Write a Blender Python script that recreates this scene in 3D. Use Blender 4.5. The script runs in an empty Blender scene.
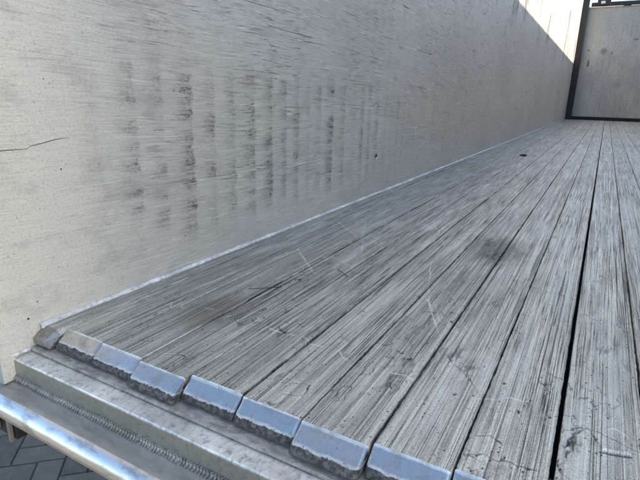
import bpy, bmesh, math, random
import numpy as np
from mathutils import Vector, Matrix

# ------------------------------------------------------------------ camera, light, exposure
scn = bpy.context.scene
col = scn.collection
CAM_H = 0.402
YAW, PITCH, ROLL, FPX = -0.507106, -0.286923, 0.024393, 489.883
cam_d = bpy.data.cameras.new('camera')
cam = bpy.data.objects.new('camera', cam_d)
col.objects.link(cam)
fw = Vector((math.sin(YAW) * math.cos(PITCH), math.cos(YAW) * math.cos(PITCH), math.sin(PITCH)))
rt = Vector((math.cos(YAW), -math.sin(YAW), 0))
up = rt.cross(fw)
r2 = rt * math.cos(ROLL) + up * math.sin(ROLL)
u2 = -rt * math.sin(ROLL) + up * math.cos(ROLL)
M = Matrix((r2, u2, -fw)).transposed().to_4x4()
M.translation = (0, 0, CAM_H)
cam.matrix_world = M
cam_d.sensor_width = 36.0
cam_d.lens = FPX / 640 * 36.0
cam_d.clip_start = 0.02
cam_d.clip_end = 2000
scn.camera = cam

SUN_EL, SUN_AZ = math.radians(31.6), math.radians(88.5)     # azimuth from +Y towards +X
w = bpy.data.worlds.new('World')
scn.world = w
w.use_nodes = True
nt = w.node_tree
bg = nt.nodes['Background']
sky = nt.nodes.new('ShaderNodeTexSky')
sky.sky_type = 'NISHITA'
sky.sun_disc = False
sky.sun_elevation = SUN_EL
sky.sun_rotation = SUN_AZ
sky.dust_density = 0.8
sky.ozone_density = 1.3
nt.links.new(sky.outputs[0], bg.inputs[0])
bg.inputs[1].default_value = 0.095
sd = bpy.data.lights.new('sun', 'SUN')
sd.energy = 2.5
sd.angle = math.radians(0.5)
sd.color = (1.0, 0.90, 0.76)
sun = bpy.data.objects.new('sun', sd)
col.objects.link(sun)
sdir = Vector((math.sin(SUN_AZ) * math.cos(SUN_EL), math.cos(SUN_AZ) * math.cos(SUN_EL), math.sin(SUN_EL)))
sun.rotation_euler = sdir.to_track_quat('Z', 'Y').to_euler()
sun.location = (20, 5, 20)
scn.view_settings.view_transform = 'Standard'
scn.view_settings.look = 'None'
scn.view_settings.gamma = 1.0
scn.view_settings.use_curve_mapping = False
scn.view_settings.exposure = 2.3

rng = np.random.default_rng(7)
random.seed(7)

# ------------------------------------------------------------------ node expression helper
class S:
    """a scalar socket with arithmetic"""
    def __init__(s, g, sock): s.g, s.k = g, sock
    def _m(s, op, *a, clamp=False):
        n = s.g.nt.nodes.new('ShaderNodeMath'); n.operation = op; n.use_clamp = clamp
        for i, v in enumerate((s,) + a): s.g.put(n.inputs[i], v)
        return S(s.g, n.outputs[0])
    def __add__(s, o): return s._m('ADD', o)
    def __radd__(s, o): return s._m('ADD', o)
    def __sub__(s, o): return s._m('SUBTRACT', o)
    def __rsub__(s, o): return s.g.val(o)._m('SUBTRACT', s)
    def __mul__(s, o): return s._m('MULTIPLY', o)
    def __rmul__(s, o): return s._m('MULTIPLY', o)
    def __truediv__(s, o): return s._m('DIVIDE', o)
    def pow(s, o): return s._m('POWER', o)
    def abs(s): return s._m('ABSOLUTE')
    def floor(s): return s._m('FLOOR')
    def fract(s): return s._m('FRACT')
    def min(s, o): return s._m('MINIMUM', o)
    def max(s, o): return s._m('MAXIMUM', o)
    def sin(s): return s._m('SINE')
    def sqrt(s): return s._m('SQRT')
    def sat(s): return s._m('ADD', 0.0, clamp=True)
    def ramp(s, a, b):
        """smooth 0..1 as s runs a..b (a>b allowed)"""
        n = s.g.nt.nodes.new('ShaderNodeMapRange'); n.interpolation_type = 'SMOOTHSTEP'
        inv = a > b
        s.g.put(n.inputs['Value'], s)
        n.inputs['From Min'].default_value = min(a, b); n.inputs['From Max'].default_value = max(a, b)
        n.inputs['To Min'].default_value = 1.0 if inv else 0.0
        n.inputs['To Max'].default_value = 0.0 if inv else 1.0
        return S(s.g, n.outputs[0])

class G:
    film = 1.0  # strength of the shade white balance baked into base colours
    def __init__(g, name):
        g.m = bpy.data.materials.new(name); g.m.use_nodes = True
        g.nt = g.m.node_tree
        g.bsdf = g.nt.nodes['Principled BSDF']
        geo = g.nt.nodes.new('ShaderNodeNewGeometry')
        sx = g.nt.nodes.new('ShaderNodeSeparateXYZ')
        g.nt.links.new(geo.outputs['Position'], sx.inputs[0])
        g.x, g.y, g.z = (S(g, sx.outputs[i]) for i in range(3))
    def put(g, inp, v):
        if isinstance(v, S): g.nt.links.new(v.k, inp)
        elif isinstance(v, (tuple, list)): inp.default_value = (*warm(v, g.film), 1.0) if len(v) == 3 else v
        elif isinstance(v, (int, float)): inp.default_value = v
        else: g.nt.links.new(v, inp)
    def val(g, v):
        n = g.nt.nodes.new('ShaderNodeValue'); n.outputs[0].default_value = v; return S(g, n.outputs[0])
    def vec(g, x, y, z=0.0):
        n = g.nt.nodes.new('ShaderNodeCombineXYZ')
        for i, v in enumerate((x, y, z)): g.put(n.inputs[i], v)
        return n.outputs[0]
    def noise(g, v, scale=1.0, detail=3.0, rough=0.55, dist=0.0):
        n = g.nt.nodes.new('ShaderNodeTexNoise')
        g.nt.links.new(v, n.inputs['Vector'])
        n.inputs['Scale'].default_value = scale; n.inputs['Detail'].default_value = detail
        n.inputs['Roughness'].default_value = rough; n.inputs['Distortion'].default_value = dist
        return S(g, n.outputs['Fac'])
    def white(g, v):
        n = g.nt.nodes.new('ShaderNodeTexWhiteNoise'); n.noise_dimensions = '3D'
        g.nt.links.new(v, n.inputs['Vector']); return S(g, n.outputs['Value'])
    def voro(g, v, scale=1.0, rand=1.0):
        n = g.nt.nodes.new('ShaderNodeTexVoronoi')
        g.nt.links.new(v, n.inputs['Vector']); n.inputs['Scale'].default_value = scale
        n.inputs['Randomness'].default_value = rand
        return S(g, n.outputs['Distance'])
    def attr(g, name):
        n = g.nt.nodes.new('ShaderNodeAttribute'); n.attribute_name = name
        return S(g, n.outputs['Fac'])
    def mix(g, f, a, b):
        n = g.nt.nodes.new('ShaderNodeMix'); n.data_type = 'RGBA'
        g.put(n.inputs['Factor'], f); g.put(n.inputs['A'], a); g.put(n.inputs['B'], b)
        return n.outputs['Result']
    def bump(g, h, dist, strength=1.0, prev=None):
        n = g.nt.nodes.new('ShaderNodeBump')
        g.put(n.inputs['Height'], h); n.inputs['Distance'].default_value = dist
        n.inputs['Strength'].default_value = strength
        if prev is not None: g.nt.links.new(prev, n.inputs['Normal'])
        return n.outputs[0]
    def out(g, color, rough, metal, normal=None, spec=0.5):
        b = g.bsdf
        g.put(b.inputs['Base Color'], color); g.put(b.inputs['Roughness'], rough)
        g.put(b.inputs['Metallic'], metal); b.inputs['Specular IOR Level'].default_value = spec
        if normal is not None: g.nt.links.new(normal, b.inputs['Normal'])
        return g.m

# ------------------------------------------------------------------ numpy noise for real relief
def vnoise(x, y, seed):
    """smooth 2-D value noise, -1..1"""
    t = np.random.default_rng(seed).uniform(-1, 1, (256, 256))
    xi = np.floor(x).astype(int); yi = np.floor(y).astype(int)
    fx = x - xi; fy = y - yi
    fx = fx * fx * (3 - 2 * fx); fy = fy * fy * (3 - 2 * fy)
    a = t[xi % 256, yi % 256]; b = t[(xi + 1) % 256, yi % 256]
    c = t[xi % 256, (yi + 1) % 256]; d = t[(xi + 1) % 256, (yi + 1) % 256]
    return (a * (1 - fx) + b * fx) * (1 - fy) + (c * (1 - fx) + d * fx) * fy

def seg_dist(x, y, pts):
    d = np.full(x.shape, 9.0)
    for (ax, ay), (bx, by) in zip(pts[:-1], pts[1:]):
        dx, dy = bx - ax, by - ay
        t = np.clip(((x - ax) * dx + (y - ay) * dy) / (dx * dx + dy * dy), 0, 1)
        d = np.minimum(d, np.hypot(x - ax - t * dx, y - ay - t * dy))
    return d

# ------------------------------------------------------------------ mesh helpers
ORIG = Vector((0.4, 0.335, -1.1))                 # the trailer's base point

def mesh_obj(name, verts, faces, mat, parent=None, smooth=False, attr=None):
    me = bpy.data.meshes.new(name)
    v = np.asarray(verts, float)
    if parent is not None: v = v - np.array(ORIG)
    me.from_pydata(v.tolist(), [], faces)
    me.materials.append(mat)
    if smooth: me.polygons.foreach_set('use_smooth', [True] * len(me.polygons))
    if attr is not None:
        for an, av in attr.items():
            a = me.attributes.new(an, 'FLOAT', 'POINT'); a.data.foreach_set('value', np.asarray(av, np.float32))
    me.update()
    o = bpy.data.objects.new(name, me)
    col.objects.link(o)
    if parent is not None:
        o.parent = parent
    return o

def grid_faces(nu, nv, off=0, flip=False):
    i, j = np.meshgrid(np.arange(nu - 1), np.arange(nv - 1), indexing='ij')
    a = (off + i * nv + j).ravel()
    q = np.stack([a, a + 1, a + nv + 1, a + nv], 1)
    if flip: q = q[:, ::-1]
    return q.tolist()

def bm_obj(name, build, mat, parent=None, bevel=0.0, seg=2):
    bm = bmesh.new()
    build(bm)
    if bevel:
        bmesh.ops.bevel(bm, geom=bm.edges[:], offset=bevel, segments=seg, affect='EDGES', profile=0.6)
    bmesh.ops.recalc_face_normals(bm, faces=bm.faces[:])
    if parent is not None: bmesh.ops.translate(bm, verts=bm.verts[:], vec=-ORIG)
    me = bpy.data.meshes.new(name); bm.to_mesh(me); bm.free()
    me.materials.append(mat)
    o = bpy.data.objects.new(name, me); col.objects.link(o)
    if parent is not None: o.parent = parent
    return o

def box(bm, x0, x1, y0, y1, z0, z1):
    v = [bm.verts.new((x, y, z)) for x in (x0, x1) for y in (y0, y1) for z in (z0, z1)]
    for f in ((0, 1, 3, 2), (4, 6, 7, 5), (0, 4, 5, 1), (2, 3, 7, 6), (0, 2, 6, 4), (1, 5, 7, 3)):
        bm.faces.new([v[i] for i in f])

def box_obj(name, b, mat, parent=None, bevel=0.0):
    return bm_obj(name, lambda bm: box(bm, *b), mat, parent, bevel)

# ------------------------------------------------------------------ dimensions (metres)
PITCHW = 0.0970
JH = 0.0119                                       # x of the joint under the camera
NPL = 24
X0 = JH - 8 * PITCHW                              # left edge of the first plank
X1 = X0 + NPL * PITCHW
XL = -0.812                                       # inner face of left wall
XR = X1 + (X0 - XL)
YB = 13.3                                         # bulkhead
WH = 2.65                                         # wall height
GZ = -1.1                                         # ground

# ------------------------------------------------------------------ materials
def warm(c, k=1.0):
    """tints a base colour warmer to cancel the blue skylight cast"""
    return (min(1, c[0] * (1 + .03 * k)), c[1] * (1 - .012 * k), c[2] * (1 - .085 * k))

def mat_wall(name):
    g = G(name)
    y, z = g.y, g.z
    wob = g.noise(g.vec(y * 1.3, z * 1.3), 1.0, 2) - 0.5
    zz = z + wob * 0.05 + g.noise(g.vec(y * 7, z * 6), 1.0, 2) * 0.006
    z2 = z + y * 0.035 + wob * 0.02
    fine = g.noise(g.vec(y * 14, zz * 420), 1, 4, 0.72)
    med = g.noise(g.vec(y * 2.4, z2 * 120, 3.1), 1, 5, 0.72)
    broad = g.noise(g.vec(y * 1.1, z * 1.9, 7.7), 1, 3)
    blot = g.noise(g.vec(y * 11, z * 17, 1.7), 1, 5, 0.68)
    grain = g.noise(g.vec(y * 230, z * 260), 1, 3, 0.8)
    # last stretch painted paler for daylight entering the rear opening; noise feathers its border
    skylight_tint = (y + (blot - 0.5) * 0.10 + (fine - 0.5) * 0.05 + wob * 0.15).ramp(0.76, 0.46)
    k = 1.0 - skylight_tint * 0.66
    # smudge columns left by the ribs behind the sheet: dark to a sharp far edge
    cy = y / 0.0775 + (g.noise(g.vec(y * 3.1, 0.0, 14.0), 1, 1) - 0.5) * 1.6 + (g.noise(g.vec(y * 12, z * 22, 4), 1, 4, 0.75) - 0.5) * 0.50
    fr = cy.fract(); cid = cy.floor()
    saw = fr.ramp(0.20, 0.84) * fr.ramp(1.0, 0.88)
    cst = g.white(g.vec(cid, 5.0)).pow(1.3) * 0.85 + 0.15 + y.ramp(0.9, 1.05) * y.ramp(1.45, 1.3) * 0.25
    rowm = g.noise(g.vec(cid * 1.3, z * 26, 8.0), 1, 3, 0.6).ramp(0.38, 0.60) * 0.8 + 0.2
    zwin = z.ramp(0.03, 0.15) * z.ramp(0.50, 0.40)
    zwin2 = z.ramp(0.5, 0.62) * 0.22
    ywin = y.ramp(0.50, 0.62) * (y.ramp(2.5, 1.3) * 0.88 + 0.12)
    streaky = g.noise(g.vec(y * 26, zz * 170, 6.1), 1, 5, 0.78).ramp(0.42, 0.60)
    speck = g.noise(g.vec(y * 120, z * 150, 2.1), 1, 3, 0.8).ramp(0.40, 0.58)
    smudge = (saw * cst * rowm * (zwin + zwin2) * ywin * (streaky * 0.8 + 0.35) * (speck * 0.7 + 0.5) * 1.05).sat()
    # dark horizontal rub streaks between
    rub = g.noise(g.vec(y * 4.5, z2 * 150, 5.2), 1, 5, 0.76).ramp(0.55, 0.68) * blot.ramp(0.40, 0.58)
    rub2 = g.noise(g.vec(y * 16, zz * 300, 9.2), 1, 3, 0.7).ramp(0.56, 0.68) * g.noise(g.vec(y * 3, z * 4, 3.3), 1, 3).ramp(0.44, 0.60)
    rubw = z.ramp(0.05, 0.2) * (z.ramp(0.30, 0.55) * 0.45 + 0.85)
    lite = g.noise(g.vec(y * 6, z2 * 230, 15.2), 1, 4, 0.74).ramp(0.56, 0.68)
    sp = g.voro(g.vec(y * 1.0, z * 1.0), 90.0)
    spot = sp.ramp(0.16, 0.05) * g.noise(g.vec(y * 13, z * 13, 2), 1, 4, 0.7).ramp(0.52, 0.64)
    base = g.mix(broad.ramp(0.3, 0.7), (0.53, 0.517, 0.49), (0.62, 0.607, 0.575))
    base = g.mix(skylight_tint, base, (0.72, 0.69, 0.625))
    c = g.mix(fine.ramp(0.42, 0.64) * 0.38 * k, base, (0.24, 0.232, 0.217))
    c = g.mix(med.ramp(0.52, 0.68) * 0.40 * k, c, (0.72, 0.70, 0.655))
    c = g.mix(rub * rubw * 0.75 * k, c, (0.13, 0.125, 0.115))
    c = g.mix(rub2 * rubw * 0.75 * k, c, (0.11, 0.106, 0.098))
    c = g.mix(lite * 0.55 * k, c, (0.84, 0.82, 0.77))
    # long, nearly level gouges: a dark line with a bright lip
    q = g.noise(g.vec(y * 0.8, (z + y * 0.02 + wob * 0.03) * 42, 21.0), 1, 3, 0.6) - 0.5
    gate = g.noise(g.vec(y * 1.4, z * 20, 31.0), 1, 2).ramp(0.50, 0.62) * k * rubw
    c = g.mix(q.abs().ramp(0.010, 0.003) * gate * 0.75, c, (0.10, 0.095, 0.088))
    c = g.mix((q - 0.016).abs().ramp(0.010, 0.003) * gate * 0.6, c, (0.86, 0.85, 0.80))
    # dirty run-down streaks high on the sheet
    run = g.noise(g.vec(y * 2.2, z * 0.9, 41.0), 1, 5, 0.72).ramp(0.52, 0.60) * z.ramp(0.9, 1.25)
    c = g.mix(run * 0.75, c, (0.075, 0.070, 0.060))
    c = g.mix(blot.ramp(0.50, 0.70) * 0.28, c, (0.26, 0.248, 0.225))
    c = g.mix(smudge * 0.95, c, (0.050, 0.048, 0.044))
    c = g.mix(spot * 0.85, c, (0.05, 0.045, 0.04))
    c = g.mix(grain.ramp(0.50, 0.68) * 0.40, c, (0.20, 0.19, 0.175))
    c = g.mix(grain.ramp(0.42, 0.30) * 0.25, c, (0.80, 0.78, 0.74))
    rib = ((y * (2 * math.pi / 0.0775)).sin() * 0.5 + 0.5)
    n = g.bump(rib + wob * 3, 0.0007, 0.6)
    n = g.bump(med * 1.0 + fine * 0.6 + blot * 0.6 + grain * 0.35, 0.0011, 0.8, n)
    rough = (0.46 + grain * 0.14 + smudge * 0.2)
    return g.out(c, rough, 0.36, n)

SCR = [((-.80, 1.50), (-.55, 1.24), .0022), ((-.64, 1.47), (-.565, 1.27), .0018), ((-.674, 1.09), (-.545, .95), .0026),
       ((-.57, 1.30), (-.50, 1.12), .0016), ((-.60, 1.33), (-.47, 1.22), .0014), ((-.33, 1.19), (-.255, .93), .0018),
       ((-.262, .94), (-.20, .80), .0024), ((-.24, .92), (-.205, .84), .0015), ((-.10, 1.15), (.01, 1.118), .0020),
       ((-.12, 1.17), (-.02, 1.135), .0013), ((-.56, 1.08), (-.47, 1.02), .0013), ((-.45, 1.6), (-.33, 1.32), .0018),
       ((-.38, 1.9), (-.25, 1.75), .003), ((-.06, .98), (.0, .955), .0014), ((-.64, 1.75), (-.50, 1.95), .003),
       ((-.5, 2.3), (-.30, 2.1), .004), ((-.1, .63), (-.02, .66), .0014)]
_r = np.random.default_rng(55)
for _ in range(20):                                # the scuffed field in the middle left
    cx_, cy_ = _r.uniform(-.66, -.40), _r.uniform(1.05, 1.75)
    a_ = _r.normal(2.2, .5); L_ = _r.uniform(.04, .14)
    SCR.append(((cx_, cy_), (cx_ + L_ * math.cos(a_), cy_ + L_ * math.sin(a_) * 1.3), _r.uniform(.0006, .0011)))
for _ in range(4):
    cx_, cy_ = _r.uniform(-.70, .2), _r.uniform(.55, 1.6)
    a_ = _r.uniform(0, 6.28); L_ = _r.uniform(.02, .09)
    SCR.append(((cx_, cy_), (cx_ + L_ * math.cos(a_), cy_ + L_ * math.sin(a_)), _r.uniform(.0005, .0009)))

def mat_plank():
    g = G('worn_aluminium_plank'); g.film = 1.75
    x, y, z = g.x, g.y, g.z
    pid = ((x - X0) / PITCHW).floor()
    u = ((x - X0) / PITCHW).fract()
    rnd = g.white(g.vec(pid, 1.0))
    wx = x + (g.noise(g.vec(y * 2.5, pid), 1, 2) - 0.5) * 0.006
    st1 = g.noise(g.vec(wx * 560, y * 5.5, pid * 3.7), 1, 6, 0.74)
    st2 = g.noise(g.vec(wx * 170, y * 1.5, pid * 1.9), 1, 5, 0.68)
    st3 = g.noise(g.vec(wx * 1100, y * 60, pid), 1, 3, 0.7)
    blot = g.noise(g.vec(x * 30, y * 15, 3.0), 1, 5, 0.68)
    big = g.noise(g.vec(x * 3.2, y * 1.5, 5.0), 1, 3)
    grain = g.noise(g.vec(x * 520, y * 330), 1, 3, 0.75)
    plate = y.ramp(0.67, 0.62)                              # the smoother welded end plates
    patch = g.noise(g.vec(x * 24, y * 2.8, pid * 7.3), 1, 5, 0.68)
    rnd2 = g.white(g.vec(pid, 2.0)); rnd3 = g.white(g.vec(pid, 6.0))
    contrast = (1.0 - plate * 0.35) * (patch.ramp(0.40, 0.58) * 0.85 + 0.22) * (0.8 + rnd2 * 0.45)
    gq = g.noise(g.vec(u * 9 + pid * 5.3, y * 0.35, pid), 1, 2, 0.5) - 0.5
    groove = gq.abs().ramp(0.012, 0.004) * (0.45 + st1)
    right = (x + (big - 0.5) * 0.3).ramp(-0.55, 0.0)        # the middle of the floor is rubbed brighter
    dark = g.mix(right, (0.25, 0.250, 0.236), (0.35, 0.346, 0.318))
    lite = g.mix(right, (0.56, 0.562, 0.53), (0.82, 0.81, 0.755))
    c = g.mix((st2 * 0.75 + blot * 0.25).ramp(0.36, 0.62), dark, lite)
    c = g.mix(rnd * 0.30, c, (0.24, 0.235, 0.225))
    c = g.mix(patch.ramp(0.50, 0.32) * 0.62 * (0.45 + rnd3), c, (0.74, 0.735, 0.71))
    c = g.mix(groove * 0.85, c, (0.045, 0.043, 0.040))
    c = g.mix(st1.ramp(0.51, 0.575) * 0.90 * contrast, c, (0.050, 0.048, 0.045))
    c = g.mix(st1.ramp(0.475, 0.41) * 0.72 * contrast, c, (0.92, 0.915, 0.86))
    c = g.mix(st3.ramp(0.52, 0.68) * 0.55 * contrast, c, (0.09, 0.088, 0.083))
    c = g.mix(blot.ramp(0.54, 0.70) * 0.55, c, (0.115, 0.108, 0.096))
    c = g.mix(blot.ramp(0.42, 0.30) * 0.35 * right, c, (0.84, 0.82, 0.78))
    c = g.mix(big.ramp(0.52, 0.72) * 0.28, c, (0.17, 0.165, 0.155))
    c = g.mix(grain.ramp(0.53, 0.66) * 0.58, c, (0.085, 0.082, 0.077))
    c = g.mix(grain.ramp(0.45, 0.35) * 0.40, c, (0.90, 0.89, 0.84))
    edge = (u - 0.5).abs().ramp(0.43, 0.485)
    c = g.mix(edge * (st2.ramp(0.3, 0.7) * 0.4 + 0.05), c, (0.09, 0.088, 0.082))
    lip = (u - 0.5).abs().ramp(0.462, 0.478) * g.noise(g.vec(pid * 4.0 + (u - 0.5) * 3.0, y * 4.5, 2.0), 1, 4, 0.7).ramp(0.48, 0.60)
    c = g.mix(lip * 0.75, c, (0.90, 0.89, 0.85))
    sp = g.voro(g.vec(x, y * 0.8), 105.0)
    c = g.mix(sp.ramp(0.19, 0.08) * blot.ramp(0.46, 0.55) * 0.95, c, (0.025, 0.024, 0.022))
    # oily brown stain near the side, dark smear further in
    o1 = (((x + .60) / .07).pow(2) + ((y - .66) / .12).pow(2)).sqrt() + blot * 0.6
    c = g.mix(o1.ramp(1.35, 0.55) * 0.55, c, (0.085, 0.068, 0.048))
    o2 = (((x + .20) / .085).pow(2) + ((y - 1.38) / .16).pow(2)).sqrt() + blot * 1.3
    c = g.mix(o2.ramp(1.9, 1.0) * 0.85 * (grain.ramp(0.38, 0.56) * 0.7 + 0.3), c, (0.060, 0.054, 0.045))
    gr = g.attr('grime')
    c = g.mix((gr * (0.65 + grain * 0.7)).sat(), c, (0.024, 0.022, 0.019))
    c = g.mix((g.attr('scratch') * (0.35 + grain * 0.9)).sat(), c, (0.88, 0.88, 0.87))
    n = g.bump(st1 * 0.8 * contrast + st2 * 1.0 + st3 * 0.4 - groove * 0.6, 0.0013, 0.85)
    n = g.bump(blot * 1.0 + grain * 0.35, 0.0009, 0.8, n)
    rough = 0.38 + st2 * 0.10 + grain * 0.14 + gr * 0.3
    return g.out(c, rough, (0.5 - gr * 0.5).sat(), n)

def mat_bevel():
    g = G('polished_plank_end'); g.film = 0.9
    x, y, z = g.x, g.y, g.z
    nz = g.noise(g.vec(x * 150, y * 150, z * 150), 1, 4, 0.65)
    lo = g.noise(g.vec(x * 48, 0.0, 0.0), 1, 5, 0.8)
    grain = g.noise(g.vec(x * 700, y * 700, z * 700), 1, 2)
    t = z + (nz - 0.5) * 0.0035 + (lo - 0.5) * 0.0060
    low = t.ramp(-0.0164, -0.0174)                          # black grime and rubber on the lower lip
    rim = t.ramp(-0.0140, -0.0156)
    top = (z + (nz - 0.5) * 0.0022).ramp(-0.0026, -0.0014)
    c = g.mix(nz.ramp(0.45, 0.75) * 0.30, (0.52, 0.52, 0.525), (0.38, 0.38, 0.385))  # metal colour lowered to dim the sky's reflection
    c = g.mix(rim * 0.85, c, (0.60, 0.59, 0.57))
    c = g.mix(top * 0.85, c, (0.80, 0.79, 0.77))
    pid = ((x - X0) / PITCHW).floor()
    film = g.noise(g.vec(x * 38, y * 60, pid * 2.0), 1, 5, 0.72)
    scr = (g.noise(g.vec(x * 240, y * 24, z * 24), 1, 3, 0.7) - 0.5).abs().ramp(0.012, 0.003)
    c = g.mix(film.ramp(0.46, 0.66) * 0.55, c, (0.24, 0.235, 0.225))
    c = g.mix(scr * 0.45, c, (0.22, 0.22, 0.22))
    c = g.mix(g.white(g.vec(pid, 8.0)) * 0.30, c, (0.40, 0.40, 0.40))
    pit = g.voro(g.vec(x, y, z), 190.0).ramp(0.24, 0.10) * (nz + rim * 0.12).ramp(0.56, 0.66)
    c = g.mix(pit * 0.9, c, (0.02, 0.02, 0.02))
    c = g.mix(low, c, g.mix(nz.ramp(0.35, 0.7), (0.040, 0.038, 0.036), (0.15, 0.145, 0.137)))
    rough = 0.24 + low * 0.35 + rim * 0.30 + top * 0.2 + nz * 0.06 + film.ramp(0.42, 0.7) * 0.16
    n = g.bump(nz * 0.4 + grain * 0.1 - low * 1.5, 0.0003, 0.3)
    return g.out(c, rough, 0.95 - low * 0.85 - rim * (1.0 - low) * 0.3, n)

def mat_metal(name, c0, c1, dirt, rough, metal, sx=60, sy=60, amount=0.5, bump=0.0008, bs=0.5):
    g = G(name)
    a = g.noise(g.vec(g.x * sx, g.y * sy, g.z * sy), 1, 4, 0.62)
    b = g.noise(g.vec(g.x * 9, g.y * 9, g.z * 9), 1, 3)
    f = g.noise(g.vec(g.x * 420, g.y * 420, g.z * 420), 1, 2, 0.7)
    c = g.mix(b.ramp(0.3, 0.7), c0, c1)
    c = g.mix(a.ramp(0.46, 0.70) * amount, c, dirt)
    c = g.mix(f.ramp(0.55, 0.75) * amount * 0.6, c, dirt)
    n = g.bump(a + f * 0.3, bump, bs)
    return g.out(c, rough + a * 0.16, metal, n)

def mat_ledge():
    g = G('hammered_bright_ledge')
    a = g.noise(g.vec(g.x * 150, g.y * 95, g.z * 95), 1, 5, 0.68)
    b = g.noise(g.vec(g.x * 14, g.y * 14), 1, 3)
    f = g.noise(g.vec(g.x * 480, g.y * 480, g.z * 480), 1, 2, 0.7)
    face = g.z.ramp(-0.0420, -0.0445)
    c = g.mix(b.ramp(0.3, 0.7), (0.56, 0.56, 0.555), (0.82, 0.82, 0.81))
    c = g.mix(a.ramp(0.5, 0.68) * 0.58, c, (0.15, 0.147, 0.14))
    c = g.mix(a.ramp(0.42, 0.32) * 0.6, c, (0.85, 0.85, 0.84))
    c = g.mix(f.ramp(0.58, 0.75) * 0.4, c, (0.10, 0.095, 0.085))
    c = g.mix(face * (0.55 + b * 0.4), c, (0.20, 0.19, 0.135))  # olive reflection of the surroundings coloured onto the front face
    n = g.bump(a + f * 0.25, 0.0016, 0.7)
    return g.out(c, 0.34 + a * 0.2, 0.62, n)

def mat_threshold():
    g = G('dirty_threshold_plate')
    a = g.noise(g.vec(g.x * 45, g.y * 90, 0.0), 1, 5, 0.65)
    f = g.noise(g.vec(g.x * 380, g.y * 380, 0.0), 1, 3, 0.7)
    v = g.voro(g.vec(g.x, g.y * 1.3), 130.0)
    c = g.mix(a.ramp(0.35, 0.65), (0.40, 0.375, 0.345), (0.20, 0.185, 0.165))
    c = g.mix(v.ramp(0.26, 0.10) * f.ramp(0.42, 0.55) * 0.85, c, (0.035, 0.03, 0.027))
    c = g.mix(f.ramp(0.5, 0.7) * 0.5, c, (0.36, 0.34, 0.315))
    n = g.bump(a + f * 0.7, 0.0016, 0.8)
    return g.out(c, 0.62, 0.15, n)

def mat_bulkhead():
    g = G('stained_grey_bulkhead_sheet')
    x, z = g.x, g.z
    a = g.noise(g.vec(x * 2.6, z * 1.6), 1, 4, 0.6)
    v = g.noise(g.vec(x * 26, z * 1.3, 3.0), 1, 3, 0.6)
    f = g.noise(g.vec(x * 28, z * 28, 7.0), 1, 3, 0.7)
    f2 = g.noise(g.vec(x * 90, z * 60, 9.0), 1, 3, 0.75)
    c = g.mix(a.ramp(0.3, 0.7), (0.33, 0.333, 0.335), (0.44, 0.44, 0.435))
    c = g.mix(v.ramp(0.5, 0.75) * 0.40, c, (0.16, 0.16, 0.16))
    c = g.mix(f.ramp(0.52, 0.70) * 0.55, c, (0.12, 0.12, 0.117))
    c = g.mix(f2.ramp(0.52, 0.68) * 0.55, c, (0.10, 0.098, 0.094))
    c = g.mix(f2.ramp(0.44, 0.32) * 0.35, c, (0.55, 0.55, 0.54))
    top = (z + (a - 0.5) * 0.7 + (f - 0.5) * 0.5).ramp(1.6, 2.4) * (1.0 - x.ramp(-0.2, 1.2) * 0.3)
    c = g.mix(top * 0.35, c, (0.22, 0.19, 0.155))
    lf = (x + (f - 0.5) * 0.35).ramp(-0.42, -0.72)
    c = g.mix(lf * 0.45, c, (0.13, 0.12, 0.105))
    for sx_, sz_, rx, rz, k in ((-.25, 1.50, .07, .075, .5), (-.52, 1.24, .022, .085, .9), (.12, .80, .13, .12, .22),
                                (-.56, 1.52, .03, .03, .6), (-.08, 1.46, .03, .04, .5), (.33, 1.73, .06, .03, .5)):
        d = (((x - sx_) / rx).pow(2) + ((z - sz_) / rz).pow(2)).sqrt() + (f - 0.5) * 2.4 + (f2 - 0.5) * 1.2
        c = g.mix(d.ramp(1.2, 0.4) * k, c, (0.05, 0.048, 0.045))
    n = g.bump(a * 2 + v + f * 0.8, 0.005, 0.7)
    return g.out(c, 0.5, 0.3, n)

def mat_paver():
    g = G('charcoal_concrete_paver'); g.film = 2.0
    oi = g.nt.nodes.new('ShaderNodeObjectInfo')
    r = S(g, oi.outputs['Random'])
    f = g.noise(g.vec(g.x * 380, g.y * 380, g.z * 380), 1, 3, 0.7)
    b = g.noise(g.vec(g.x * 16, g.y * 16), 1, 4)
    c = g.mix(r, (0.105, 0.098, 0.089), (0.15, 0.141, 0.129))  # greys warmed and lifted against the blue light in the trailer's shadow
    c = g.mix(b.ramp(0.4, 0.7) * 0.5, c, (0.20, 0.188, 0.172))
    c = g.mix(f.ramp(0.55, 0.72) * 0.55, c, (0.30, 0.284, 0.262))
    c = g.mix(f.ramp(0.45, 0.33) * 0.6, c, (0.02, 0.02, 0.022))
    n = g.bump(f, 0.0012, 0.7)
    return g.out(c, 0.92, 0.0, n, 0.12)

def plain(name, c, rough, metal=0.0, sc=40, var=0.35, bump=0.001):
    return mat_metal(name, tuple(v * (1 - var * 0.4) for v in c), tuple(min(1, v * (1 + var * 0.4)) for v in c),
                     tuple(v * (1 - var) for v in c), rough, metal, sc, sc, 0.6, bump, 0.5)

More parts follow.
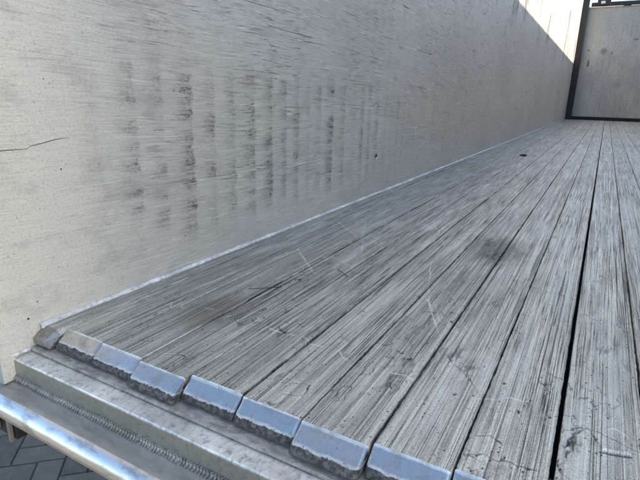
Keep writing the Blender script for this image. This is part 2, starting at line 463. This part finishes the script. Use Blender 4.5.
M_WALL = mat_wall('scuffed_aluminium_wall')
M_SHELL = plain('grey_wall_shell', (0.42, 0.41, 0.39), 0.5, 0.3)
M_PLANK = mat_plank()
M_BEV = mat_bevel()
M_LEDGE = mat_ledge()
M_THR = mat_threshold()
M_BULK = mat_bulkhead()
M_PAVER = mat_paver()
M_SILL = mat_metal('grey_rear_profile', (0.36, 0.355, 0.345), (0.48, 0.475, 0.46), (0.20, 0.19, 0.18), 0.36, 0.7, 30, 90, 0.4, 0.0005, 0.4)
M_TUBE = mat_metal('polished_bumper_profile', (0.66, 0.67, 0.69), (0.80, 0.81, 0.82), (0.24, 0.225, 0.20), 0.24, 0.9, 22, 55, 0.6, 0.0004, 0.3)
M_WELD = mat_metal('ripple_weld_metal', (0.17, 0.166, 0.158), (0.28, 0.275, 0.262), (0.06, 0.058, 0.052), 0.36, 0.6, 90, 90, 0.6, 0.0004, 0.4)
M_CAULK = plain('pale_joint_strip', (0.66, 0.655, 0.64), 0.5, 0.2, 90, 0.6, 0.0012)
M_DARK = plain('black_painted_steel', (0.013, 0.014, 0.015), 0.55, 0.0)
M_RUB = plain('black_rubber', (0.012, 0.012, 0.013), 0.75, 0.0)
M_EDGE = mat_metal('dull_edge_profile', (0.24, 0.235, 0.225), (0.42, 0.415, 0.40), (0.07, 0.068, 0.064), 0.40, 0.5, 330, 7, 0.75, 0.001, 0.7)
M_CUT = plain('dull_cut_end', (0.27, 0.265, 0.25), 0.36, 0.65, 160, 0.6)
M_SUB = plain('dark_subfloor', (0.03, 0.029, 0.028), 0.8)
M_JOINT = plain('dark_joint_sand', (0.022, 0.021, 0.020), 0.95, 0.0, 200)
M_TWIG = plain('dark_twig_bark', (0.045, 0.035, 0.028), 0.8, 0.0, 300)
M_CHIP = plain('pale_torn_metal', (0.72, 0.70, 0.64), 0.5, 0.3, 200)

# ------------------------------------------------------------------ ground and pavers
def setkind(o, k): o['kind'] = k
gr = mesh_obj('ground', [(-300, -300, GZ - .006), (300, -300, GZ - .006), (300, 300, GZ - .006), (-300, 300, GZ - .006)], [(0, 1, 2, 3)], M_JOINT)
setkind(gr, 'structure')

def paver_mesh():
    bm = bmesh.new()
    box(bm, 0.0016, 0.2084, 0.0016, 0.1034, -0.05, 0.0)
    bmesh.ops.bevel(bm, geom=[e for e in bm.edges if all(v.co.z > -0.01 for v in e.verts)], offset=0.0035, segments=2, affect='EDGES')
    bmesh.ops.recalc_face_normals(bm, faces=bm.faces[:])
    me = bpy.data.meshes.new('paving_brick'); bm.to_mesh(me); bm.free(); me.materials.append(M_PAVER)
    return me
pm = paver_mesh()
A45 = math.radians(43.0)
AX = Vector((math.cos(A45), math.sin(A45), 0)); AY = Vector((-math.sin(A45), math.cos(A45), 0))
HERR0 = Vector((-1.911, 1.0, 0))                  # a joint corner found in view
D = 0.105
cand = []
for i in range(-60, 61):
    for j in range(-60, 61):
        # herringbone of 2x1 bricks on the unit lattice
        k = (i - j) % 4
        if k == 0: cand.append((i, j, 0))         # brick along X, covers (i,j),(i+1,j)
        elif k == 3: cand.append((i, j, 1))       # brick along Y, covers (i,j),(i,j+1)
near, far = [], []
for i, j, o in cand:
    p = HERR0 + AX * (i * D) + AY * (j * D)
    d = (p - Vector((-2.02, 0.92, 0))).length
    (near if d < 0.95 else far).append((d, i, j, o, p))
near.sort(key=lambda t: t[0])
for d, i, j, o, p in near[:280]:
    b = bpy.data.objects.new('paving_brick', pm); col.objects.link(b)
    b.parent = gr
    ang = A45 + (math.pi / 2 if o else 0)
    q = p + (AX * D if o else Vector((0, 0, 0)))
    b.location = (q.x, q.y, GZ + random.uniform(-.0015, .0015))
    b.rotation_euler = (random.uniform(-.006, .006), random.uniform(-.006, .006), ang + random.uniform(-.006, .006))
vs, fs = [], []
for d, i, j, o, p in near[280:] + far:
    sx_, sy_ = (D, 2 * D) if o else (2 * D, D)
    e = 0.003
    q = [p + AX * a + AY * b for a, b in ((e, e), (sx_ - e, e), (sx_ - e, sy_ - e), (e, sy_ - e))]
    n = len(vs)
    vs += [(v.x, v.y, GZ) for v in q] + [(v.x, v.y, GZ - .05) for v in q]
    fs += [(n, n + 1, n + 2, n + 3)] + [(n + a, n + 4 + a, n + 4 + (a + 1) % 4, n + (a + 1) % 4) for a in range(4)]
fo = mesh_obj('paving_field', vs, fs, M_PAVER)
fo.parent = gr; setkind(fo, 'stuff')

# ------------------------------------------------------------------ the trailer
tr = bpy.data.objects.new('walking_floor_trailer', None)
col.objects.link(tr)
tr.location = ORIG
tr['label'] = 'open-top aluminium trailer with scuffed walls and worn slatted moving floor'
tr['category'] = 'trailer'

# walls: a structural shell with the inner sheets as pieces on it
YS = 0.376
def side_wall(sgn, label=None):
    X = XL if sgn < 0 else XR
    t = 0.05
    x0, x1 = (X - t, X - 0.004) if sgn < 0 else (X + 0.004, X + t)
    sw = box_obj('side_wall', (x0, x1, YS, YB + 0.05, -0.10, WH), M_SHELL, tr)
    if label: sw['label'] = label
    cuts = [YS, 0.545, 0.823, 1.622, 2.42, 3.22, 4.02, 4.82, 5.62, 6.42, 7.22, 8.02, 8.82, 9.62, 10.42, 11.22, 12.02, YB + 0.04]
    for k, (a, b) in enumerate(zip(cuts[:-1], cuts[1:])):
        f, r = X, X + sgn * 0.0037
        g_ = 0.00006
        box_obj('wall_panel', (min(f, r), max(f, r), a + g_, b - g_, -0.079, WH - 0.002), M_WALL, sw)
    # top rail
    box_obj('top_rail', (X - 0.06, X + 0.03, YS, YB + .05, WH + .001, WH + .06) if sgn < 0 else (X - .03, X + .06, YS, YB + .05, WH + .001, WH + .06), M_EDGE, sw, 0.006)
    return sw
swl = side_wall(-1, 'scuffed aluminium wall sheet with rows of dark smudges')
swr = side_wall(1)

# pale joint strip between wall and floor, lumpy along its length
def joint_strip(X, s):
    ys = np.concatenate([np.arange(0.447, 2.0, 0.006), np.arange(2.0, YB - .15, 0.05)])
    prof = [(0.0, 0.0048), (0.0022, 0.0042), (0.0056, 0.0018), (0.0070, -0.004)]
    V = []
    for k, y in enumerate(ys):
        a = 1 + 0.22 * vnoise(np.array([y * 60]), np.array([1.0]), 5)[0] + .1 * vnoise(np.array([y * 200]), np.array([2.0]), 6)[0]
        for px_, pz in prof:
            V.append((X + s * (0.0006 + px_ * a), y, pz * (a if pz > 0 else 1) + 0.0))
    o = mesh_obj('joint_strip', V, grid_faces(len(ys), 4, 0, s < 0), M_CAULK, tr, True)
    return o
joint_strip(XL, 1); joint_strip(XR, -1)

# hole torn in the wall with a bent pale flap
hy, hz = 1.93, 0.163
def disc(bm, cx_, cy_, cz_, ry, rz, n=14):
    vv = [bm.verts.new((cx_, cy_ + ry * math.cos(2 * math.pi * i / n) * random.uniform(.75, 1.1), cz_ + rz * math.sin(2 * math.pi * i / n) * random.uniform(.8, 1.1))) for i in range(n)]
    f = bm.faces.new(vv)
    r = bmesh.ops.extrude_face_region(bm, geom=[f])
    bmesh.ops.translate(bm, verts=[v for v in r['geom'] if isinstance(v, bmesh.types.BMVert)], vec=(0.0008, 0, 0))
hole = bm_obj('torn_hole', lambda bm: disc(bm, XL + .0003, hy, hz, .011, .0085), M_RUB, swl)
hole['label'] = 'small black hole torn in the wall sheet'
def flap(bm):
    pts = [(0, -.006, -.002), (0, .010, .000), (.001, .006, -.012), (.003, .001, -.021), (.002, -.006, -.012)]
    top = [bm.verts.new((XL + .0013 + a, hy + .002 + b, hz - .003 + c)) for a, b, c in pts]
    bot = [bm.verts.new((XL + .0006, hy + .002 + b, hz - .003 + c)) for a, b, c in pts]
    bm.faces.new(top); bm.faces.new(bot[::-1])
    for i in range(5): bm.faces.new([top[i], bot[i], bot[(i + 1) % 5], top[(i + 1) % 5]])
bm_obj('torn_flap', flap, M_CHIP, swl)
# a lifted crease across the rear sheet
def ribbon(bm, pts, wd, th, X):
    prev = None
    for (y, z, k) in pts:
        r = [bm.verts.new((X + .0002, y, z - wd * k)), bm.verts.new((X + th * k + .0002, y, z)), bm.verts.new((X + .0002, y, z + wd * k * .5))]
        if prev:
            for i in range(2): bm.faces.new([prev[i], prev[i + 1], r[i + 1], r[i]])
        prev = r
crease = [(0.40 + t * 0.145, 0.303 + .012 * t + .002 * math.sin(t * 9) + (0.004 if t > .5 else 0), 0.55 + .6 * abs(math.sin(t * 6.5))) for t in np.linspace(0, 1, 26)]
bm_obj('crease', lambda bm: ribbon(bm, crease, .0005, .0006, XL), M_SUB, swl)
bm_obj('crease_lip', lambda bm: ribbon(bm, [(a, b + .0014 + .0004 * math.sin(a * 210), k * .9) for a, b, k in crease], .0007, .0016, XL), M_CHIP, swl)
for (y, z, s) in ((.524, .268, .0014), (.80, .405, .0013), (.81, .08, .0016), (.43, .02, .0020), (.45, .045, .0012)):
    bm_obj('rivet_mark', lambda bm: disc(bm, XL + .0001, y, z, s, s, 8), M_RUB, swl)

# bulkhead at the far end
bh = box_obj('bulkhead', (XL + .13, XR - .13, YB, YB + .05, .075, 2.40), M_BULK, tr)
bh['label'] = 'grey stained metal bulkhead closing the far end'
box_obj('corner_post', (XL + .001, XL + .128, YB - .10, YB + .05, -.003, 2.72), M_DARK, bh, .008)
box_obj('corner_post', (XR - .128, XR - .001, YB - .10, YB + .05, -.003, 2.72), M_DARK, bh, .008)
box_obj('bottom_seal', (XL + .13, XR - .13, YB - .035, YB + .05, -.005, .073), M_RUB, bh, .004)
box_obj('top_lip', (XL + .13, XR - .13, YB - .03, YB + .05, 2.402, 2.425), M_CHIP, bh, .004)
box_obj('top_beam', (XL + .17, XR - .13, YB - .05, YB + .09, 2.427, 2.505), M_DARK, bh, .008)
box_obj('latch_box', (-.53, -.27, YB - .075, YB - .053, 2.44, 2.56), M_DARK, bh, .008)
box_obj('latch_plate', (-.46, -.38, YB - .084, YB - .0765, 2.47, 2.52), M_CHIP, bh, .003)
box_obj('hook', (-.02, .12, YB - .05, YB - .032, 2.405, 2.424), M_DARK, bh, .003)

# sub-floor seen dark through the gaps
box_obj('subfloor', (XL - .003, XR + .003, .52, YB + .05, -.09, -.055), M_SUB, tr)

# floor planks
CR = {7: [[(-.083, .505), (-.072, .511), (-.060, .520), (-.045, .516), (-.036, .523), (-.022, .520), (-.004, .523)], [(-.075, .548), (-.06, .56), (-.045, .548)]],
      8: [[(.016, .548), (.026, .560), (.022, .588), (.030, .618), (.046, .640), (.058, .612), (.062, .596)], [(.012, .56), (.02, .535), (.03, .527), (.045, .522), (.075, .52)], [(.02, .62), (.045, .64), (.07, .633), (.1, .62)]],
      6: [[(-.165, .735), (-.15, .71), (-.135, .70), (-.115, .675), (-.10, .655), (-.095, .645)]],
      5: [[(-.265, .52), (-.268, .56), (-.255, .565), (-.252, .53), (-.265, .52)], [(-.258, .60), (-.262, .64), (-.25, .65), (-.246, .61), (-.258, .60)], [(-.21, .60), (-.2, .575), (-.195, .60)]],
      4: [[(-.34, .50), (-.335, .53), (-.31, .54), (-.305, .51), (-.33, .50)]],
      3: [[(-.45, .665), (-.437, .655), (-.425, .648), (-.418, .65)]],
      2: [[(-.555, .65), (-.54, .652), (-.525, .642), (-.51, .64)], [(-.55, .49), (-.53, .505), (-.51, .50)]],
      1: [[(-.65, .64), (-.63, .65)], [(-.62, .50), (-.6, .51)]]}
DIRT = [(-.117, 1.08, .008), (-.022, 1.115, .009), (.06, .885, .010), (-.235, 1.45, .020), (-.20, 1.33, .022), (-.12, .71, .011), (-.15, .745, .010),
        (.03, .60, .009), (.025, .585, .006), (-.52, .645, .008), (-.43, .652, .009), (-.215, .62, .014), (-.21, .67, .010)]
SLOT = [(.060, .597), (.075, .601), (.090, .606)]

def plank(k):
    rs = np.random.default_rng(100 + k)
    gap_l = {8: .0032}.get(k, rs.uniform(.0008, .0016)); gap_r = {7: .0024}.get(k, rs.uniform(.0008, .0016))
    xa, xb = X0 + k * PITCHW + gap_l, X0 + (k + 1) * PITCHW - gap_r
    yf = {0: .467, 1: .463, 2: .457, 3: .468, 4: .466, 5: .463, 6: .472, 7: .479, 8: .480}.get(k, .474 + rs.uniform(-.006, .006))
    lift = rs.uniform(-.0012, .0012)
    hero = k <= 10
    nx = 80 if hero else 14
    if hero:
        ys = np.concatenate([np.arange(yf, .72, .0012), np.arange(.72, 1.7, .0034), 1.7 * np.power((YB - .06) / 1.7, np.linspace(0, 1, 110))])
    else:
        ys = np.concatenate([np.linspace(yf, 1.6, 40), 1.6 * np.power((YB - .06) / 1.6, np.linspace(0, 1, 24))[1:]])
    ys = np.unique(np.round(ys, 5))
    xs = np.linspace(xa, xb, nx)
    xx, yy = np.meshgrid(xs, ys, indexing='ij')
    # the edges wander a little where they are chipped
    ed = np.abs((xx - xa) / (xb - xa) - .5) * 2
    chip = .0009 * vnoise(yy * 45, np.full_like(yy, k), 11) + .0006 * vnoise(yy * 150, np.full_like(yy, k + .5), 12)
    near = np.clip((3.5 - yy) / 2, 0, 1)
    xw = xx + np.sign(xx - (xa + xb) / 2) * -np.abs(chip) * (ed ** 12) * near
    h = .00042 * vnoise(xx * 330, yy * 6, 20 + k) + .0003 * vnoise(xx * 110, yy * 3, 40 + k) + .0006 * vnoise(xx * 22, yy * 1.4, 60 + k)
    seam = .643 + .016 * vnoise(xx * 40, yy * 0 + k, 70) + .012 * vnoise(np.full_like(xx, k * 1.3), yy * 0, 71)
    plate = 1 / (1 + np.exp((yy - seam) / .0016))
    h *= (1 - .5 * plate) * near + .0
    h += plate * .0006 + .0007 * np.exp(-((yy - seam) / .0035) ** 2) * (vnoise(xx * 160, yy * 30, 72) * .6 + .5)
    gm = .30 * np.exp(-((yy - seam - .003) / .0022) ** 2) * np.clip(vnoise(xx * 60, yy * 4, 73) + .2, 0, 1)
    jx = xx + .0022 * vnoise(xx * 170, yy * 170, 90); jy = yy + .0022 * vnoise(xx * 170, yy * 170, 91)
    pits = np.clip(vnoise(xx * 210, yy * 130, 80 + k) - .86, 0, .14) * 7 * near
    h -= pits * .0006; gm = gm + pits * .45
    # flaked skin: thin irregular crack outlines in patches
    if hero:
        fl_ = vnoise(jx * 42, jy * 22, 110 + k) + .4 * vnoise(jx * 110, jy * 70, 130 + k)
        msk = np.clip(vnoise(xx * 14, yy * 7, 150 + k) * 1.8 - (.05 if k in (4, 5, 6, 8) else .3), 0, 1) * np.clip((1.3 - yy) / .4, 0, 1)
        ln = np.exp(-(fl_ / .035) ** 2) * msk
        h -= .0011 * ln; gm = gm + .85 * ln
        h += .0005 * (fl_ > 0) * msk
    for pl in CR.get(k, []):
        d = seg_dist(jx, jy, pl)
        wv = np.clip(.62 + .55 * vnoise(xx * 90, yy * 90, 93), 0, 1)
        h -= .0020 * np.exp(-(d / .0011) ** 2) * wv; h += .0006 * np.exp(-((d - .0035) / .002) ** 2)
        gm = gm + 1.1 * np.exp(-(d / .0009) ** 2) * wv
    if k == 8:
        d = seg_dist(xx, yy, SLOT)
        side = yy - np.interp(xx, [p_[0] for p_ in SLOT], [p_[1] for p_ in SLOT])
        inx = np.clip((xx - .058) / .003, 0, 1) * np.clip((.093 - xx) / .003, 0, 1)
        h -= .005 * np.exp(-(d / .0021) ** 4)
        h += .0034 * np.exp(-((side - .0055) / .0030) ** 2) * inx
        gm = gm + 1.2 * np.exp(-(d / .0020) ** 4) - .5 * np.exp(-((side - .006) / .003) ** 2) * inx
    if k in (6, 7, 3, 2):                                     # knocked-out pits near the end-plate weld
        for _ in range(4):
            px_, py_ = rs.uniform(xa + .01, xb - .01), rs.uniform(.62, .72)
            d = np.hypot((jx - px_), (jy - py_) * .7) + .0012 * vnoise(xx * 300, yy * 300, 94)
            a = np.exp(-(d / rs.uniform(.0012, .0026)) ** 4)
            h -= .002 * a; gm = gm + a
    if hero:
        for bx_, by_, br_ in DIRT:
            if abs(bx_ - (xa + xb) / 2) > .09: continue
            d = np.hypot(xx - bx_, (yy - by_) * .5) / br_ + .8 * vnoise(xx * 160, yy * 60, 170) + .9 * vnoise(xx * 460, yy * 120, 171)
            gm = gm + .6 * np.clip((1.0 - d) / 1.0, 0, 1)
    sc = np.zeros_like(xx)
    if hero:
        wxx = xx + .004 * vnoise(xx * 25, yy * 25, 160) + .0015 * vnoise(xx * 90, yy * 90, 161)
        wyy = yy + .004 * vnoise(xx * 25, yy * 25, 162) + .0015 * vnoise(xx * 90, yy * 90, 163)
        for (ax_, ay_), (bx_, by_), wd in SCR:
            if max(ax_, bx_) < xa - .01 or min(ax_, bx_) > xb + .01: continue
            d = seg_dist(wxx, wyy, [(ax_, ay_), (bx_, by_)])
            sc = np.maximum(sc, np.exp(-(d / (wd * .62)) ** 2) * np.clip(.55 + .6 * vnoise(xx * 60, yy * 60, 164), .1, 1))
        ridge = np.exp(-((yy - seam) / .002) ** 2) * np.clip(vnoise(xx * 70, yy * 6, 165) * 1.4, 0, 1)
        sc = np.maximum(sc, .8 * ridge)
    sc = np.concatenate([sc.reshape(-1), np.zeros(2 * len(ys))])
    h += lift
    rnd_ = np.clip((ed - .965) / .035, 0, 1)
    h -= .0009 * rnd_ ** 2
    gm = np.clip(gm, 0, 1)
    V = np.stack([xw, yy, h], -1).reshape(-1, 3)
    ny = len(ys)
    F = grid_faces(nx, ny, 0, True)
    # sides
    n0 = len(V)
    left = np.stack([xw[0], ys, np.full(ny, -.024)], -1); right = np.stack([xw[-1], ys, np.full(ny, -.024)], -1)
    V = np.concatenate([V, left, right])
    a = np.arange(ny - 1)
    F += np.stack([a, a + 1, n0 + a + 1, n0 + a], 1).tolist()
    b = (nx - 1) * ny
    F += np.stack([b + a + 1, b + a, n0 + ny + a, n0 + ny + a + 1], 1).tolist()
    # underside closes the extrusion
    F.append([n0, n0 + ny - 1, n0 + 2 * ny - 1, n0 + ny])
    gmv = np.concatenate([gm.reshape(-1), np.full(2 * ny, .8)])
    o = mesh_obj('floor_plank', V, F, M_PLANK, tr, False, {'grime': gmv, 'scratch': sc})
    o.data.polygons.foreach_set('use_smooth', [True] * ((nx - 1) * (ny - 1)) + [False] * (len(F) - (nx - 1) * (ny - 1)))
    # bevelled end
    z0 = lift
    prof = [(0, 0), (-.0005, -.0003), (-.0011, -.0008), (-.005, -.0040), (-.009, -.0071), (-.013, -.0102), (-.0175, -.0137), (-.0205, -.0160),
            (-.0225, -.0180), (-.0245, -.0215), (-.0260, -.0262), (-.0250, -.0276), (0.0, -.0276)]
    nb = 40 if hero else 12
    bx = np.linspace(xa, xb, nb)
    P = np.array(prof)
    P[:, 0] *= {2: 1.12, 5: 1.28, 6: 1.1}.get(k, rs.uniform(.96, 1.08))
    bxx, pi = np.meshgrid(bx, np.arange(len(prof)), indexing='ij')
    by = yf + P[pi, 0]; bz = z0 + P[pi, 1]
    e2 = np.abs((bxx - xa) / (xb - xa) - .5) * 2
    wgt = np.clip(pi / 4.0, 0, 1) * np.clip((12 - pi) / 3.0, 0, 1)
    bump_ = (.0005 * vnoise(bxx * 190, pi * .5, 200 + k) + .0006 * vnoise(bxx * 45, pi * .25, 230 + k)) * (.12 + .88 * (pi >= 7))
    by = by - bump_ * wgt + .0034 * np.clip((e2 - .92) / .08, 0, 1) ** 2 * wgt
    bz = bz + bump_ * wgt * .8 - .0008 * np.clip((e2 - .93) / .07, 0, 1) ** 2 * (pi > 0)
    hedge = h[:, 0]
    bz[:, 0] = np.interp(bx, xs, hedge)
    bxx = bxx.copy(); bxx[:, 0] = np.interp(bx, xs, xw[:, 0])
    BV = np.stack([bxx, by, bz], -1).reshape(-1, 3)
    m = len(prof)
    BF = grid_faces(nb, m)
    BF.append(list(range(m)))
    BF.append(list(range((nb - 1) * m, nb * m))[::-1])
    be = mesh_obj('end_bevel', BV, BF, M_BEV, o)
    be.data.polygons.foreach_set('use_smooth', [True] * ((nb - 1) * (m - 1)) + [False, False])
    return o
planks = [plank(k) for k in range(NPL)]

# fixed edge profiles beside the first and last plank
def edge_profile(x0, x1, s):
    a, b = (x0, x1) if s < 0 else (x1, x0)
    def run(bm, st):
        rows = []
        for y, zt, cut, fl_ in st:
            q = [(a, zt), (b - (b - a) * cut, zt), (b, fl_), (b, -.026), (a, -.026)]
            rows.append([bm.verts.new((xx_, y, zz_)) for xx_, zz_ in q])
        for r, r2_ in zip(rows[:-1], rows[1:]):
            for i in range(5): bm.faces.new([r[i], r[(i + 1) % 5], r2_[(i + 1) % 5], r2_[i]])
        bm.faces.new(rows[0]); bm.faces.new(rows[-1][::-1])
    o = bm_obj('edge_profile', lambda bm: run(bm, [(.4552, -.0015, .20, -.011), (.49, -.0012, .03, -.003), (1.0, -.0012, .02, -.002), (YB - .05, -.0012, .02, -.002)]), M_PLANK, tr)
    bm_obj('end_cut', lambda bm: run(bm, [(.432, -.0175, .36, -.0255), (.4550, -.0016, .205, -.0112)]), M_CUT, o)
    return o
edge_profile(XL + .0022, X0 - .0015, -1)
edge_profile(X1 + .0015, XR - .0022, 1)

# ------------------------------------------------------------------ rear sill: threshold plate, ledge, weld, lower profile
def extrude_profile(name, prof, mat, parent, x0, x1, step, amp, seed, fx=90, closed=True):
    xs = np.arange(x0, x1 + step * .5, step)
    P = np.array(prof); n = len(P)
    xx, ii = np.meshgrid(xs, np.arange(n), indexing='ij')
    T = np.roll(P, -1, 0) - np.roll(P, 1, 0)
    N = np.stack([-T[:, 1], T[:, 0]], -1); N /= np.maximum(np.linalg.norm(N, axis=1, keepdims=True), 1e-9)
    s = np.concatenate([[0], np.cumsum(np.linalg.norm(np.diff(P, axis=0), axis=1))])
    d = amp * (vnoise(xx * fx, s[ii] * 120, seed) * .6 + vnoise(xx * fx * .25, s[ii] * 60, seed + 1) * .8)
    V = np.stack([xx, P[ii, 0] + N[ii, 0] * d, P[ii, 1] + N[ii, 1] * d], -1).reshape(-1, 3)
    F = grid_faces(len(xs), n, 0, False)
    if closed:
        a = np.arange(len(xs) - 1) * n
        F += np.stack([a + n - 1, a, a + n, a + 2 * n - 1], 1).tolist()
        F.append(list(range(n))[::-1]); F.append(list(range((len(xs) - 1) * n, len(xs) * n)))
    o = mesh_obj(name, V, F, mat, parent, True)
    bm = bmesh.new(); bm.from_mesh(o.data); bmesh.ops.recalc_face_normals(bm, faces=bm.faces[:]); bm.to_mesh(o.data); bm.free()
    o.data.set_sharp_from_angle(angle=math.radians(32))
    return o

SX0, SX1 = XL - .045, XR + .045
def dens(pts, m):
    out = []
    for (a, b), (c, d) in zip(pts[:-1], pts[1:]):
        k = max(1, int(math.hypot(c - a, d - b) / m))
        out += [(a + (c - a) * t / k, b + (d - b) * t / k) for t in range(k)]
    return out + [pts[-1]]
arc = [(.3580 + .0188 * math.cos(t), -.0988 + .0188 * math.sin(t)) for t in np.linspace(math.radians(84), math.radians(191), 14)]
low_prof = dens([(.43, -.0805), (.398, -.0805), (.380, -.0822), (.367, -.0806)], .006) + arc + [(.3404, -.1062), (.345, -.1092), (.43, -.111)]
sill = extrude_profile('rear_sill', low_prof, M_SILL, tr, SX0, SX1, .006, .0004, 301, 40)
sill['label'] = 'grey aluminium rear sill with rounded lower nose'
# the polished nose is a skin just proud of the sill
nose_prof = [(.3580 + .0196 * math.cos(t), -.0988 + .0196 * math.sin(t)) for t in np.linspace(math.radians(94), math.radians(178), 16)]
nose_in = [(.3580 + .0180 * math.cos(t), -.0988 + .0180 * math.sin(t)) for t in np.linspace(math.radians(178), math.radians(94), 6)]
extrude_profile('nose_strip', nose_prof + nose_in, M_TUBE, sill, SX0 + .001, SX1 - .001, .006, .0003, 311, 25)
led_prof = dens([(.445, -.0385), (.402, -.0392), (.3972, -.0398), (.3960, -.0412), (.3957, -.0440), (.3957, -.060), (.3957, -.080)], .004) + [(.445, -.080)]
extrude_profile('upper_ledge', led_prof, M_LEDGE, sill, SX0 + .002, SX1 - .002, .004, .0007, 321, 110)
thr_prof = dens([(.56, -.0325), (.4255, -.0322), (.4243, -.0330), (.4243, -.0365)], .006) + [(.56, -.0365)]
extrude_profile('threshold_plate', thr_prof, M_THR, sill, XL + .003, XR - .003, .006, .0006, 331, 60)

def weld_bead(yc, zc, r, x0, x1, pitch, name, parent, mat, seed):
    per = 7
    n = int((x1 - x0) / pitch * per)
    t = np.arange(n) * pitch / per
    m = 11
    ang = np.linspace(math.radians(65), math.radians(230), m)
    tt, aa = np.meshgrid(t, ang, indexing='ij')
    # crescents: the ripple front lags away from the middle of the bead
    lag = ((aa - math.radians(150)) / 1.15) ** 2 * pitch * 1.1
    jit = .25 * vnoise(tt / pitch * .7, aa * 0, seed)
    ph = ((tt + lag) / pitch + jit) % 1.0
    rr = r * (.74 + .42 * np.abs(np.sin(np.pi * ph)) ** .8 + .08 * vnoise(tt * 45, aa, seed + 1))
    V = np.stack([x0 + tt, yc + rr * np.cos(aa), zc + rr * np.sin(aa)], -1).reshape(-1, 3)
    return mesh_obj(name, V, grid_faces(n, m), mat, parent, False)
weld_bead(.3975, -.0790, .0078, SX0 + .004, SX1 - .004, .0060, 'weld_bead', sill, M_WELD, 401)

# pale weld lumps where the wall meets the sill
def lump(bm, cy_, L):
    n, m = 22, 8
    rows = []
    for i in range(n):
        t = i / (n - 1)
        rad = .0034 * (math.sin(math.pi * min(max(t, .04), .96)) ** .4) * (1 + .25 * random.uniform(-1, 1))
        rows.append([bm.verts.new((XL + .002 + rad * math.cos(a), cy_ + (t - .5) * L, -.034 + rad * math.sin(a))) for a in np.linspace(0, 2 * math.pi, m, endpoint=False)])
    for a, b in zip(rows[:-1], rows[1:]):
        for j in range(m): bm.faces.new([a[j], a[(j + 1) % m], b[(j + 1) % m], b[j]])
    bm.faces.new(rows[0]); bm.faces.new(rows[-1])
wl = bm_obj('corner_weld', lambda bm: lump(bm, .412, .045), M_CAULK, sill)
wl.data.polygons.foreach_set('use_smooth', [True] * len(wl.data.polygons))

# bracket hanging below the sill at the corner
br = box_obj('bracket', (-.93, -.800, .374, .46, -.186, -.1125), M_DARK, tr, .003)
box_obj('bracket_tab', (-.812, -.805, .366, .3725, -.188, -.1125), M_EDGE, br, .001)
box_obj('bracket_tab', (-.850, -.843, .366, .3725, -.175, -.1125), M_EDGE, br, .001)
# chassis rails carrying the floor
for x in (-.1, .9):
    box_obj('chassis_rail', (x - .05, x + .05, .55, YB, -.45, -.10), M_DARK, tr, .004)

# ------------------------------------------------------------------ loose things lying on the floor
def tag(o, label, cat, group=None):
    o['label'] = label; o['category'] = cat
    if group: o['group'] = group
def chunk(bm):
    bmesh.ops.create_icosphere(bm, subdivisions=2, radius=1)
    for v in bm.verts:
        k = 1 + .25 * random.uniform(-1, 1)
        v.co = Vector((v.co.x * .026 * k, v.co.y * .024 * k, max(v.co.z * .009 * k, -.004) + .004))
c = bm_obj('debris_chunk', chunk, M_RUB); c.location = (-.488, 4.0, .0006)
tag(c, 'small black lump of debris lying far along the floor', 'debris')
def twig(name, pts, r, label):
    def f(bm):
        rows = []
        for i, p in enumerate(pts):
            p = Vector(p); q = Vector(pts[min(i + 1, len(pts) - 1)]) - Vector(pts[max(i - 1, 0)])
            q.normalize(); s = q.cross(Vector((0, 0, 1))).normalized(); t = s.cross(q)
            rr = r * (1 - .5 * i / len(pts)) * random.uniform(.8, 1.2)
            rows.append([bm.verts.new(p + s * rr * math.cos(a) + t * rr * math.sin(a)) for a in np.linspace(0, 2 * math.pi, 6, endpoint=False)])
        for a, b in zip(rows[:-1], rows[1:]):
            for j in range(6): bm.faces.new([a[j], a[(j + 1) % 6], b[(j + 1) % 6], b[j]])
        bm.faces.new(rows[0]); bm.faces.new(rows[-1])
    o = bm_obj(name, f, M_TWIG)
    tag(o, label, 'twig', 'twigs on the floor')
twig('twig', [(-.551, .826, .0028), (-.556, .819, .0028), (-.572, .803, .0026), (-.588, .79, .0025), (-.604, .778, .0022)], .0011, 'dark curved twig on the planks nearer the wall')
twig('twig', [(-.500, .992, .0024), (-.485, .981, .0024), (-.47, .97, .0024), (-.455, .958, .0022)], .0009, 'short straight dark twig lying across a plank joint')
